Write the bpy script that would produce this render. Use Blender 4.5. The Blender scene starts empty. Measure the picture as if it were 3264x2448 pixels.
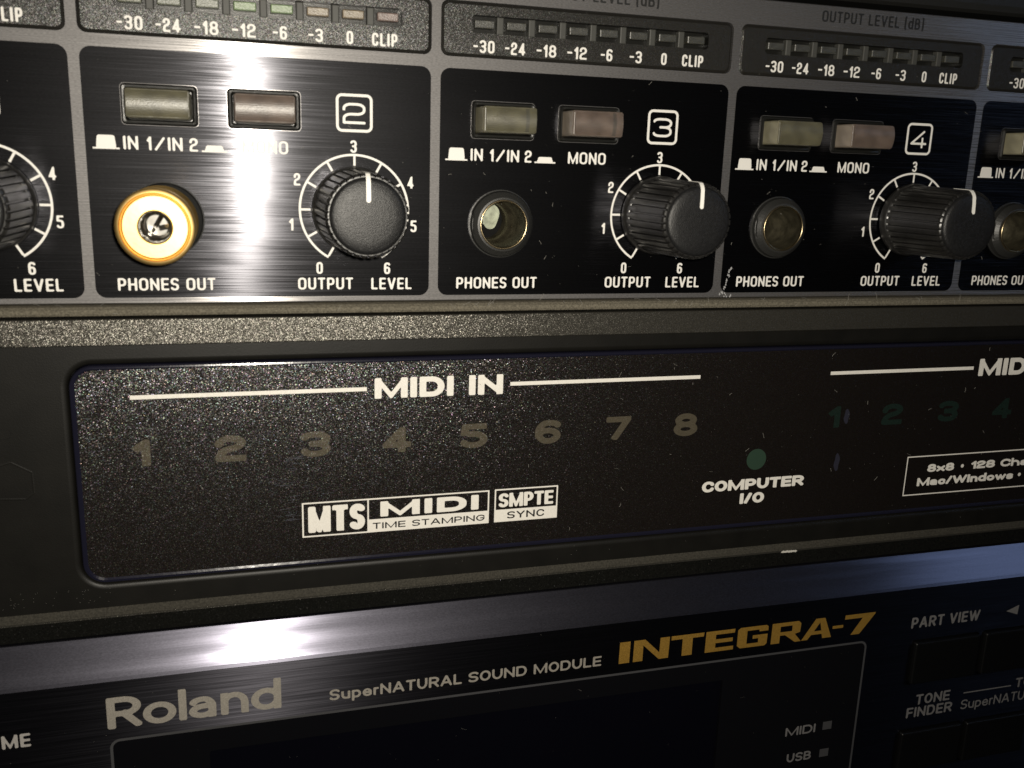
import bpy, bmesh, math, random
import numpy as np
from mathutils import Vector, Matrix
from mathutils.geometry import tessellate_polygon

random.seed(7)
S = 0.001                      # everything below is modelled in millimetres
sc = bpy.context.scene
COL = sc.collection

# ------------------------------------------------------------------ camera
cam_d = bpy.data.cameras.new('camera'); cam = bpy.data.objects.new('camera', cam_d); COL.objects.link(cam)
cam_d.sensor_width = 36; cam_d.lens = 32.72; cam_d.clip_start = 0.005; cam_d.clip_end = 10
RT = ((0.95935094, -0.28038491, 0.03209482), (-0.03511437, -0.23143232, -0.97221709), (0.28002278, 0.93157038, -0.23187035))
right = Vector(RT[0]); up = -Vector(RT[1]); back = -Vector(RT[2])
M = Matrix((right, up, back)).transposed().to_4x4()
M.translation = Vector((18.117, -128.791, -24.174)) * S
cam.matrix_world = M
cam_d.dof.use_dof = True; cam_d.dof.focus_distance = 0.158; cam_d.dof.aperture_fstop = 55
sc.camera = cam

# ------------------------------------------------------------------ world, lamps, exposure
w = bpy.data.worlds.new('World'); sc.world = w; w.use_nodes = True
w.node_tree.nodes['Background'].inputs[0].default_value = (0.55, 0.62, 0.8, 1)
w.node_tree.nodes['Background'].inputs[1].default_value = 0.006
def area(name, loc, target, size, power, color, shape='DISK'):
    d = bpy.data.lights.new(name, 'AREA'); d.shape = shape; d.size = size; d.energy = power; d.color = color
    o = bpy.data.objects.new(name, d); COL.objects.link(o)
    o.location = Vector(loc) * S
    o.rotation_euler = (Vector(target) - Vector(loc)).to_track_quat('-Z', 'Y').to_euler()
    return o
area('phone_flash', (21.5, -129.5, -21), (56, 0, -48), 0.0035, 0.235, (1.0, 0.93, 0.80))
area('cool_room_light', (1000, -740, 430), (120, 0, -60), 0.26, 0.40, (0.48, 0.66, 1.0))
sc.view_settings.view_transform = 'Standard'; sc.view_settings.look = 'None'
sc.view_settings.exposure = 0; sc.view_settings.gamma = 1

# ------------------------------------------------------------------ materials
MT = {}
def new_mat(name):
    m = bpy.data.materials.new(name); m.use_nodes = True; MT[name] = m
    return m, m.node_tree.nodes, m.node_tree.links, m.node_tree.nodes['Principled BSDF']
def setp(b, **k):
    for n, v in k.items():
        i = b.inputs[n.replace('_', ' ')]
        i.default_value = (*v, 1) if isinstance(v, tuple) and len(v) == 3 and i.type == 'RGBA' else v
def coords(n, l, scale):
    tc = n.new('ShaderNodeTexCoord'); mp = n.new('ShaderNodeMapping')
    l.new(tc.outputs['Object'], mp.inputs['Vector'])
    mp.inputs['Scale'].default_value = tuple(s * 1000 for s in scale)
    return mp.outputs['Vector']
def noise(n, l, vec, detail=2, rough=.5, scale=1.0):
    t = n.new('ShaderNodeTexNoise'); t.inputs['Scale'].default_value = scale
    t.inputs['Detail'].default_value = detail; t.inputs['Roughness'].default_value = rough
    l.new(vec, t.inputs['Vector']); return t
def ramp(n, l, src, stops):
    r = n.new('ShaderNodeValToRGB'); e = r.color_ramp.elements
    while len(e) < len(stops): e.new(.5)
    for i, (p, c) in enumerate(stops):
        e[i].position = p; e[i].color = (*c, 1) if isinstance(c, tuple) else (c, c, c, 1)
    l.new(src, r.inputs[0]); return r.outputs[0]
def bump(n, l, height, strength, dist_mm, normal=None):
    b = n.new('ShaderNodeBump'); b.inputs['Strength'].default_value = strength
    b.inputs['Distance'].default_value = dist_mm * S
    l.new(height, b.inputs['Height'])
    if normal: l.new(normal, b.inputs['Normal'])
    return b.outputs['Normal']

def plain(name, col, rough=.5, metal=0., spec=.5, coat=0., bscale=None, bdist=0, bstr=1., var=None, detail=2):
    m, n, l, b = new_mat(name)
    setp(b, Base_Color=col, Roughness=rough, Metallic=metal)
    b.inputs['Specular IOR Level'].default_value = spec
    if coat: b.inputs['Coat Weight'].default_value = coat; b.inputs['Coat Roughness'].default_value = .1
    if bscale:
        t = noise(n, l, coords(n, l, (bscale,) * 3), detail)
        l.new(bump(n, l, t.outputs[0], bstr, bdist), b.inputs['Normal'])
    if var:
        t = noise(n, l, coords(n, l, (var[0],) * 3), 3)
        l.new(ramp(n, l, t.outputs[0], [(.3, tuple(c * var[1] for c in col)), (.7, tuple(min(1, c * var[2]) for c in col))]), b.inputs['Base Color'])
    return m

def brushed(name, col, tight, wide, wide_rough=.55, aniso=.94, rough=.28, dist=.004, amp=1.0):
    """brushed metal: grain along X, a tall narrow glint plus a broad soft one"""
    m, n, l, b = new_mat(name)
    out = n['Material Output']
    cx = n.new('ShaderNodeCombineXYZ'); cx.inputs[2].default_value = 1.0
    fine = noise(n, l, coords(n, l, (.05, 1, 4.5)), 2, .6)
    fine2 = noise(n, l, coords(n, l, (.09, 1, 11)), 1, .5)
    slow = noise(n, l, coords(n, l, (.02, 1, .12)), 2, .5)
    def mth(op, p, q):
        m_ = n.new('ShaderNodeMath'); m_.operation = op
        for i_, v_ in enumerate((p, q)):
            if isinstance(v_, (int, float)): m_.inputs[i_].default_value = v_
            else: l.new(v_, m_.inputs[i_])
        return m_.outputs[0]
    both = mth('MULTIPLY', mth('ADD', fine.outputs[0], fine2.outputs[0]), .5)
    # each grain line leans a little sideways, the whole sheet is very slightly wavy
    lean = mth('ADD', mth('MULTIPLY', mth('SUBTRACT', fine2.outputs[0], .5), .024 * amp), mth('MULTIPLY', mth('SUBTRACT', slow.outputs[0], .5), .06))
    tilt = mth('MULTIPLY', mth('SUBTRACT', fine.outputs[0], .5), dist * 30)
    off = n.new('ShaderNodeCombineXYZ'); l.new(lean, off.inputs[0]); l.new(tilt, off.inputs[2])
    ge = n.new('ShaderNodeNewGeometry'); va = n.new('ShaderNodeVectorMath'); va.operation = 'ADD'
    l.new(ge.outputs['Normal'], va.inputs[0]); l.new(off.outputs[0], va.inputs[1])
    vn = n.new('ShaderNodeVectorMath'); vn.operation = 'NORMALIZE'; l.new(va.outputs[0], vn.inputs[0]); nb = vn.outputs[0]
    grain = noise(n, l, coords(n, l, (3, 3, 9)), 2, .6)
    setp(b, Metallic=1.0, Anisotropic=aniso)
    l.new(ramp(n, l, both, [(.36, rough * (1 - .3 * amp)), (.50, rough), (.66, rough * (1 + .5 * amp))]), b.inputs['Roughness'])
    l.new(cx.outputs[0], b.inputs['Tangent']); l.new(nb, b.inputs['Normal'])
    l.new(ramp(n, l, fine2.outputs[0], [(.35, tuple(c * tight * (1 - .4 * amp) for c in col)), (.65, tuple(min(1, c * tight * (1 + .4 * amp)) for c in col))]), b.inputs['Base Color'])
    b2 = n.new('ShaderNodeBsdfPrincipled')
    setp(b2, Roughness=wide_rough, Metallic=.85)
    l.new(nb, b2.inputs['Normal'])
    l.new(ramp(n, l, grain.outputs[0], [(.3, tuple(c * wide * .72 for c in col)), (.7, tuple(min(1, c * wide * 1.2) for c in col))]), b2.inputs['Base Color'])
    ad = n.new('ShaderNodeMixShader'); ad.inputs[0].default_value = .5
    l.new(b.outputs[0], ad.inputs[1]); l.new(b2.outputs[0], ad.inputs[2]); l.new(ad.outputs[0], out.inputs[0])
    return m

def sparkle(name, col, scale, dist, rough=.3, spec=.6, tint=.5, metal=.0, spots=None):
    """textured paint or film with a coarse crystalline relief that glitters"""
    m, n, l, b = new_mat(name)
    v = coords(n, l, scale if isinstance(scale, tuple) else (scale,) * 3)
    vo = n.new('ShaderNodeTexVoronoi'); vo.inputs['Scale'].default_value = 1.0; l.new(v, vo.inputs['Vector'])
    t = noise(n, l, v, 2, .6, .8)
    # every crystal leans its own way
    sub = n.new('ShaderNodeVectorMath'); sub.operation = 'SUBTRACT'; sub.inputs[1].default_value = (.5, .5, .5)
    l.new(vo.outputs['Color'], sub.inputs[0])
    scl = n.new('ShaderNodeVectorMath'); scl.operation = 'SCALE'; scl.inputs['Scale'].default_value = dist
    l.new(sub.outputs[0], scl.inputs[0])
    ge = n.new('ShaderNodeNewGeometry')
    add = n.new('ShaderNodeVectorMath'); add.operation = 'ADD'
    l.new(ge.outputs['Normal'], add.inputs[0]); l.new(scl.outputs[0], add.inputs[1])
    nm = n.new('ShaderNodeVectorMath'); nm.operation = 'NORMALIZE'; l.new(add.outputs[0], nm.inputs[0])
    l.new(nm.outputs[0], b.inputs['Normal'])
    setp(b, Base_Color=col, Roughness=rough, Metallic=metal)
    b.inputs['Specular IOR Level'].default_value = spec
    vo2 = n.new('ShaderNodeTexVoronoi'); vo2.inputs['Scale'].default_value = .83; l.new(v, vo2.inputs['Vector'])
    mixc = n.new('ShaderNodeMix'); mixc.data_type = 'RGBA'; mixc.inputs[0].default_value = tint
    mixc.inputs[6].default_value = (1, 1, 1, 1); l.new(vo2.outputs['Color'], mixc.inputs[7])
    l.new(mixc.outputs[2], b.inputs['Specular Tint'])
    return m

brushed('silver_aluminium', (.62, .60, .60), .62, .50, wide_rough=.60)
brushed('black_anodised', (.60, .60, .68), .092, .016, wide_rough=.42, rough=.225, aniso=.92)
brushed('dark_brushed_fascia', (.46, .45, .54), .30, .022, wide_rough=.42, rough=.32, aniso=.95, dist=.0015, amp=.35)
brushed('bevel_brushed_fascia', (.50, .49, .62), .26, .115, wide_rough=.40, rough=.20, aniso=.5, dist=.001, amp=.2)
plain('white_print', (.79, .77, .73), .55, bscale=14, bdist=.004)
plain('grey_print', (.36, .34, .32), .5, bscale=10, bdist=.01, var=(9, .8, 1.2))
plain('dim_print', (.14, .135, .135), .55, var=(6, .85, 1.15))
plain('black_print', (.012, .012, .012), .5)
sparkle('gold_print', (.62, .36, .07), 12, .32, rough=.46, metal=.75, tint=.15)
sparkle('silver_print', (.44, .405, .35), 13, .3, rough=.5, metal=.5, tint=.25)
sparkle('speckled_white_print', (.78, .75, .69), 13, .3, rough=.42, tint=.2)
plain('line_print', (.05, .05, .053), .5)
sparkle('amber_print', (.068, .058, .040), (10, 12, 14), .38, rough=.34, spec=.7, tint=.5)
sparkle('green_print', (.009, .018, .014), (10, 12, 14), .38, rough=.34, spec=.7, tint=.5)
plain('green_dot_print', (.024, .048, .032), .4)
sparkle('crinkle_meter_plastic', (.016, .015, .013), 16, .32, rough=.37, spec=.65, tint=.25)
sparkle('crinkle_steel', (.085, .08, .068), 14, .42, rough=.34, spec=1.0, tint=.35, metal=.7)
sparkle('glitter_film', (.0075, .0058, .0048), (10, 14, 17), .43, rough=.29, spec=1.0, tint=.55)
sparkle('sparse_crinkle_steel', (.007, .007, .006), 6.5, .7, rough=.22, spec=.6, tint=.3)
plain('glossy_rim', (.010, .010, .020), .12, spec=.8, coat=.5, bscale=1.5, bdist=.01)  # bluish base colour stands in for the surroundings it would reflect
plain('moulded_plastic', (.0060, .0056, .0046), .45, spec=.28, bscale=7, bdist=.012, var=(.25, .8, 1.2))
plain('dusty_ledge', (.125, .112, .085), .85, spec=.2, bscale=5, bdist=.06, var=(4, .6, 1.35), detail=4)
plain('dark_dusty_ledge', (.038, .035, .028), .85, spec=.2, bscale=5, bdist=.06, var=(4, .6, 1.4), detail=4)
plain('black_void', (.006, .006, .006), .8, spec=.1)
plain('black_plastic', (.016, .016, .015), .38, spec=.5, bscale=9, bdist=.006)
plain('led_divider', (.05, .05, .045), .55)
plain('bezel_plastic', (.010, .010, .009), .30, spec=.5, bscale=8, bdist=.015)
plain('knob_plastic', (.011, .0105, .010), .34, spec=.8, bscale=6, bdist=.010, var=(2, .7, 1.5))
plain('knob_cap_rubber', (.0095, .0095, .010), .41, spec=.42, bscale=8, bdist=.04, var=(3, .75, 1.35))
plain('pointer_white', (.85, .83, .78), .45)
plain('nut_plastic', (.020, .020, .019), .42, spec=.6, bscale=7, bdist=.02)
plain('brass', (.50, .40, .24), .28, metal=1., bscale=5, bdist=.01)
plain('dark_brass_tube', (.135, .12, .08), .45, metal=.8, bscale=3, bdist=.03, var=(.8, .5, 1.2))
plain('contact_metal', (.36, .39, .30), .6, metal=.2, bscale=1.2, bdist=.05, var=(1.1, .6, 1.2))
plain('gold_plate', (.88, .60, .22), .44, metal=1., bscale=2, bdist=.008)
plain('gold_groove', (.55, .30, .06), .5, metal=1.)
plain('chrome', (.38, .37, .35), .20, metal=1.)
plain('glass_black', (.004, .004, .005), .16, spec=.45)
plain('lcd_black', (.002, .002, .004), .22, spec=.3)
plain('key_plastic', (.0025, .0025, .0025), .42, spec=.3)
plain('dust_fluff', (.22, .21, .19), .9)
plain('scuff', (.55, .55, .56), .5, metal=.5)
plain('scratch', (.10, .11, .14), .3)
plain('smudge_film', (.022, .022, .034), .4)
plain('paint_chip', (.55, .53, .48), .6)

def lens(name, col, rough=.39, bd=.030):
    m, n, l, b = new_mat(name)
    t = noise(n, l, coords(n, l, (8,) * 3), 2)
    big = noise(n, l, coords(n, l, (.5, .4, .5)), 1)
    l.new(bump(n, l, t.outputs[0], 1, bd), b.inputs['Normal'])
    l.new(ramp(n, l, big.outputs[0], [(.35, tuple(c * .8 for c in col)), (.65, tuple(c * 1.15 for c in col))]), b.inputs['Base Color'])
    setp(b, Roughness=rough); b.inputs['Specular IOR Level'].default_value = 1.0
    b.inputs['Subsurface Weight'].default_value = .35
    b.inputs['Subsurface Radius'].default_value = (.0008, .0007, .0004)
    b.inputs['Subsurface Scale'].default_value = 1.0
    return m
lens('olive_lens', (.095, .088, .055)); lens('rose_lens', (.115, .086, .070))
lens('frosted_olive_lens', (.27, .25, .17)); lens('frosted_rose_lens', (.28, .235, .19)); lens('olive_band', (.060, .058, .042)); lens('rose_band', (.072, .060, .050)); lens('led_shaded', (.050, .050, .043)); lens('led_clear', (.12, .13, .095)); lens('led_green', (.15, .22, .10)); lens('led_amber', (.20, .155, .10)); lens('led_red', (.17, .12, .105))

# ------------------------------------------------------------------ mesh building
class MB:
    def __init__(s): s.v = []; s.f = []; s.sm = []
    def add(s, vs, fs, smooth=False):
        o = len(s.v); s.v += [tuple(p) for p in vs]; s.f += [tuple(i + o for i in f) for f in fs]; s.sm += [smooth] * len(fs)
    def box(s, x0, x1, y0, y1, z0, z1):
        s.add([(x0, y0, z0), (x1, y0, z0), (x1, y1, z0), (x0, y1, z0), (x0, y0, z1), (x1, y0, z1), (x1, y1, z1), (x0, y1, z1)],
              [(0, 3, 2, 1), (4, 5, 6, 7), (0, 1, 5, 4), (1, 2, 6, 5), (2, 3, 7, 6), (3, 0, 4, 7)])
    def rings(s, rings, cap_first=False, cap_last=True, smooth=False, closed=True):
        n = len(rings[0]); vs = [p for r in rings for p in r]; fs = []
        for a in range(len(rings) - 1):
            for i in range(n if closed else n - 1):
                j = (i + 1) % n
                fs.append((a * n + i, a * n + j, (a + 1) * n + j, (a + 1) * n + i))
        s.add(vs, fs, smooth)
        if cap_last: s.add(rings[-1], [tuple(range(n))])
        if cap_first: s.add(rings[0], [tuple(reversed(range(n)))])
    def mesh(s, name):
        me = bpy.data.meshes.new(name)
        me.from_pydata([(x * S, y * S, z * S) for x, y, z in s.v], [], s.f)
        me.polygons.foreach_set('use_smooth', s.sm)
        bm = bmesh.new(); bm.from_mesh(me); bmesh.ops.remove_doubles(bm, verts=bm.verts, dist=1e-7)
        bm.to_mesh(me); bm.free(); me.update(); return me

def rr(x0, x1, z0, z1, r, n=6):
    """rounded rectangle in x,z, anticlockwise seen from the front"""
    r = max(r, 1e-4); p = []
    for cx, cz, a0 in ((x1 - r, z0 + r, -90), (x1 - r, z1 - r, 0), (x0 + r, z1 - r, 90), (x0 + r, z0 + r, 180)):
        for i in range(n + 1):
            a = math.radians(a0 + 90 * i / n); p.append((cx + r * math.cos(a), cz + r * math.sin(a)))
    return p
def circ(cx, cz, r, n=48, a0=0):
    return [(cx + r * math.cos(a0 + 2 * math.pi * i / n), cz + r * math.sin(a0 + 2 * math.pi * i / n)) for i in range(n)]
def at(pts, y): return [(x, y, z) for x, z in pts]
def slab(mb, x0, x1, z0, z1, r, yb, yf, bev=.2, n=6, steps=3, smooth=False):
    """rounded box from yb back to yf front (front is the smaller y) with a rounded front edge"""
    rs = [at(rr(x0, x1, z0, z1, r, n), yb)]
    for k in range(steps + 1):
        a = math.pi / 2 * k / steps; ins = bev * (1 - math.cos(a)); y = yf + bev * (1 - math.sin(a))
        rs.append(at(rr(x0 + ins, x1 - ins, z0 + ins, z1 - ins, max(r - ins, .02), n), y))
    mb.rings(rs, smooth=smooth)
def sheet(mb, outer, holes, y):
    polys = [[Vector((x, z, 0)) for x, z in outer]] + [[Vector((x, z, 0)) for x, z in h] for h in holes]
    tris = tessellate_polygon(polys); flat = [p for pl in polys for p in pl]
    fs = []
    for t in tris:
        a, b, c = (flat[i] for i in t)
        if (b - a).cross(c - a).z < 0: t = (t[0], t[2], t[1])
        fs.append(tuple(t))
    mb.add([(p.x, y, p.y) for p in flat], fs)
def wall(mb, loop, y0, y1, smooth=False):      # inner walls of an opening
    mb.rings([at(loop, y0), at(loop, y1)], cap_last=False, smooth=smooth)
def lathe(mb, cx, cz, prof, n=64, smooth=True, cap=False):
    mb.rings([at(circ(cx, cz, r, n), y) for r, y in prof], cap_last=cap, smooth=smooth)
def ring_outline(mb, x0, x1, z0, z1, r, t, y, n=6):
    a = rr(x0, x1, z0, z1, r, n); b = rr(x0 + t, x1 - t, z0 + t, z1 - t, max(r - t, .02), n)
    m = len(a); mb.add(at(a, y) + at(b, y), [(i, (i + 1) % m, m + (i + 1) % m, m + i) for i in range(m)])

CACHE = {}
def link(name, me, mat, parent, x=0.0, y=0.0, z=0.0):
    if mat and not me.materials: me.materials.append(MT[mat])
    o = bpy.data.objects.new(name, me); COL.objects.link(o)
    o.location = (x * S, y * S, z * S); o.parent = parent
    if parent: o.location.x -= parent.location.x
    return o
def part(name, key, build, mat, parent, x=0.0):
    k = (key, mat)
    if k not in CACHE:
        mb = MB(); build(mb); CACHE[k] = mb.mesh(name); CACHE[k].materials.append(MT[mat])
    return link(name, CACHE[k], mat, parent, x)
def thing(name, label, cat, group=None):
    o = bpy.data.objects.new(name, None); COL.objects.link(o); o.empty_display_size = .01
    o['label'] = label; o['category'] = cat
    if group: o['group'] = group
    return o

# ------------------------------------------------------------------ lettering: stroked letters turned into outlines
G = {
 'O': (.62, [[(.5,0,0),(1,0,1),(1,1,1),(0,1,1),(0,0,1),(.5,0,0)]]), '0': (.50, [[(.5,0,0),(1,0,1),(1,1,1),(0,1,1),(0,0,1),(.5,0,0)]]),
 'C': (.58, [[(1,.24,0),(1,0,1),(0,0,1),(0,1,1),(1,1,1),(1,.76,0)]]),
 'G': (.62, [[(.55,.47,0),(1,.47,0),(1,0,1),(0,0,1),(0,1,1),(1,1,1),(1,.74,0)]]),
 'U': (.60, [[(0,1,0),(0,0,1),(1,0,1),(1,1,0)]]),
 'S': (.56, [[(0,.15,0),(0,0,1),(1,0,1),(1,.5,1),(0,.5,1),(0,1,1),(1,1,1),(1,.86,0)]]),
 '3': (.50, [[(0,.15,0),(0,0,1),(1,0,1),(1,.52,1),(.38,.52,0)],[(.38,.52,0),(1,.52,1),(1,1,1),(0,1,1),(0,.86,0)]]),
 '2': (.50, [[(1,0,0),(0,0,0),(0,.42,1),(1,.55,1),(1,1,1),(0,1,1),(0,.72,0)]]),
 'q': (.50, [[(1,0,0),(0,0,0),(0,.46,1),(1,.46,1),(1,1,1),(0,1,1),(0,.72,0)]]),
 '8': (.52, [[(.5,0,0),(1,0,1),(1,.52,1),(0,.52,1),(0,0,1),(.5,0,0)],[(.5,.52,0),(.94,.52,1),(.94,1,1),(.06,1,1),(.06,.52,1),(.5,.52,0)]]),
 '6': (.50, [[(1,.87,0),(1,1,1),(0,1,1),(0,0,1),(1,0,1),(1,.58,1),(0,.58,1),(0,.3,0)]]),
 '5': (.50, [[(.95,1,0),(.06,1,0),(0,.52,0),(0,.6,0),(1,.6,1),(1,0,1),(0,0,1),(0,.15,0)]]),
 '4': (.54, [[(1,.24,0),(0,.24,0),(.74,1,0),(.74,0,0)]]),
 'f': (.60, [[(1,.22,0),(0,.22,0),(.82,1,0)],[(.76,.55,0),(.76,0,0)]]),
 '1': (.30, [[(1,0,0),(1,1,0),(.15,.74,0)]]), '7': (.50, [[(0,1,0),(1,1,0),(.35,0,0)]]),
 'A': (.68, [[(0,0,0),(.5,1.06,0),(1,0,0)],[(.2,.3,0),(.8,.3,0)]]),
 'N': (.62, [[(0,0,0),(0,1,0)],[(1,0,0),(1,1,0)],[.9,(0,1,0),(1,0,0)]]), 'M': (.80, [[(0,0,0),(0,1,0)],[(1,0,0),(1,1,0)],[.72,(0,1.05,0),(.5,.0,0),(1,1.05,0)]]),
 'V': (.64, [[(0,1,0),(.5,-.04,0),(1,1,0)]]), 'W': (.95, [[(0,1,0),(.26,0,0),(.5,.9,0),(.74,0,0),(1,1,0)]]),
 'I': (.0, [[(.5,0,0),(.5,1,0)]]), 'L': (.50, [[(0,1,0),(0,0,0),(1,0,0)]]), 'T': (.56, [[(0,1,0),(1,1,0)],[(.5,1,0),(.5,0,0)]]),
 'H': (.60, [[(0,0,0),(0,1,0)],[(1,0,0),(1,1,0)],[(0,.5,0),(1,.5,0)]]),
 'E': (.52, [[(1,1,0),(0,1,0),(0,0,0),(1,0,0)],[(0,.5,0),(.92,.5,0)]]), 'F': (.50, [[(1,1,0),(0,1,0),(0,0,0)],[(0,.5,0),(.9,.5,0)]]),
 'P': (.56, [[(0,0,0),(0,1,0),(1,1,1),(1,.42,1),(0,.42,0)]]),
 'R': (.60, [[(0,0,0),(0,1,0),(1,1,1),(1,.46,1),(0,.46,0)],[(.5,.46,0),(1,0,0)]]),
 'D': (.62, [[(0,0,0),(0,1,0),(1,1,1),(1,0,1),(0,0,0)]]),
 'B': (.58, [[(0,0,0),(0,1,0),(.92,1,1),(.92,.52,1),(0,.52,0)],[(0,.52,0),(1,.52,1),(1,0,1),(0,0,0)]]),
 'Y': (.60, [[(0,1,0),(.5,.45,0),(1,1,0)],[(.5,.45,0),(.5,0,0)]]),
 'X': (.60, [[(0,0,0),(1,1,0)],[(0,1,0),(1,0,0)]]),
 '-': (.34, [[(0,.5,0),(1,.5,0)]]), '/': (.40, [[(0,0,0),(1,1,0)]]),
 '(': (.26, [[(1,-.12,0),(0,0,1),(0,1,1),(1,1.12,0)]], -.12, 1.12), ')': (.26, [[(0,-.12,0),(1,0,1),(1,1,1),(0,1.12,0)]], -.12, 1.12),
 '.': (.12, [[(0,.5,0),(1,.5,0)]], .22, .78),
 # lower case (box bottom, box top in cap heights)
 'u': (.50, [[(0,1,0),(0,0,1),(1,0,1)],[(1,1,0),(1,0,0)]], 0, .72), 'o': (.54, [[(.5,0,0),(1,0,1),(1,1,1),(0,1,1),(0,0,1),(.5,0,0)]], 0, .72),
 'p': (.52, [[(0,0,0),(0,1,0)],[(0,.36,0),(.3,.33,0),(1,.33,1),(1,1,1),(0,1,0)]], -.27, .72),
 'e': (.52, [[(1,.2,0),(1,0,1),(0,0,1),(0,1,1),(1,1,1),(1,.5,0),(0,.5,0)]], 0, .72),
 'r': (.30, [[(0,0,0),(0,1,0)],[(0,.6,0),(0,1,1),(1,1,0)]], 0, .72), 'n': (.50, [[(0,0,0),(0,1,0)],[(0,.6,0),(0,1,1),(1,1,1),(1,0,0)]], 0, .74),
 'l': (.0, [[(.5,0,0),(.5,1,0)]], 0, 1.04), 'i': (.0, [[(.5,0,0),(.5,.62,0)],[(.5,.98,0),(.5,1,0)]], 0, 1.0),
 'd': (.54, [[(1,1,0),(1,0,0)],[(1,.3,0),(1,0,1),(0,0,1),(0,.66,1),(1,.66,1),(1,.4,0)]], 0, 1.04),
 'h': (.50, [[(0,0,0),(0,1,0)],[(0,.4,0),(0,.66,1),(1,.66,1),(1,0,0)]], 0, 1.04),
 'a': (.50, [[(.04,.82,0),(.1,1,1),(.94,1,1),(.94,0,0)],[(.94,.3,0),(.94,0,1),(0,0,1),(0,.54,1),(.94,.58,0)]], 0, .72),
 'c': (.48, [[(1,.28,0),(1,0,1),(0,0,1),(0,1,1),(1,1,1),(1,.72,0)]], 0, .72),
 'x': (.50, [[(0,0,0),(1,1,0)],[(0,1,0),(1,0,0)]], 0, .72), 'w': (.74, [[(0,1,0),(.26,0,0),(.5,.9,0),(.74,0,0),(1,1,0)]], 0, .72),
 's': (.46, [[(0,.25,0),(0,0,1),(1,0,1),(1,.5,1),(0,.5,1),(0,1,1),(1,1,1),(1,.75,0)]], 0, .72),
}
ST = {  # stroke x, stroke y, corner x, corner y, gap between letters (all in cap heights / share of width)
 'euro': (.185, .15, .42, .24, .14), 'thin': (.13, .125, .36, .22, .2), 'heavy': (.33, .25, .5, .5, .12),
 'wide': (.50, .27, .5, .42, .30), 'num': (.30, .235, .5, .5, .1), 'human': (.21, .18, .5, .5, .13), 'slim': (.155, .135, .5, .5, .12),
 'black': (.37, .255, .5, .5, .06), 'roland': (.225, .175, .5, .5, .09), 'integra': (.44, .20, .22, .2, .09), 'cond': (.27, .19, .5, .32, .06), 'serifless': (.24, .17, .5, .5, .2),
}
def poly_of(stroke, W, H, y0, y1, tx, ty, rx, ry):
    """expand one skeleton stroke to points in stroke units (x/tx, y/ty); flag 1 marks a curve point"""
    X = lambda u: (tx / 2 + u * max(W - tx, 0)) / tx
    Y = lambda v: (y0 * H + ty / 2 + v * ((y1 - y0) * H - ty)) / ty
    P = [(X(a), Y(b), r) for a, b, r in stroke]; out = []; n = len(P)
    wn = max(W - tx, 1e-6) / tx; hn = ((y1 - y0) * H - ty) / ty
    for i, (x, y, r) in enumerate(P):
        if not r or i in (0, n - 1): out.append((x, y, 0)); continue
        a, b = P[i - 1], P[i + 1]
        def cut(q):
            dx, dy = q[0] - x, q[1] - y; L = math.hypot(dx, dy) or 1e-6
            want = rx * wn if abs(dx) > abs(dy) else ry * hn
            lim = .5 if q[2] else 1.0
            k = min(want / L, lim); return (x + dx * k, y + dy * k)
        s_, e_ = cut(a), cut(b)
        for k in range(9):
            t = math.pi / 2 * k / 8; u, v = 1 - math.sin(t), 1 - math.cos(t)
            out.append((x + (s_[0] - x) * u + (e_[0] - x) * v, y + (s_[1] - y) * u + (e_[1] - y) * v, 1))
    return out
def seg_poly_sdf(px, py, quad):
    d = None; n = len(quad); ar = sum(quad[i][0] * quad[(i + 1) % n][1] - quad[(i + 1) % n][0] * quad[i][1] for i in range(n))
    if ar < 0: quad = quad[::-1]
    for i in range(n):
        ax, ay = quad[i]; bx, by = quad[(i + 1) % n]; ex, ey = bx - ax, by - ay; L = math.hypot(ex, ey)
        if L < 1e-6: continue
        dd = ((px - ax) * ey - (py - ay) * ex) / L
        d = dd if d is None else np.maximum(d, dd)
    return d
GC = {}
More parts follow.
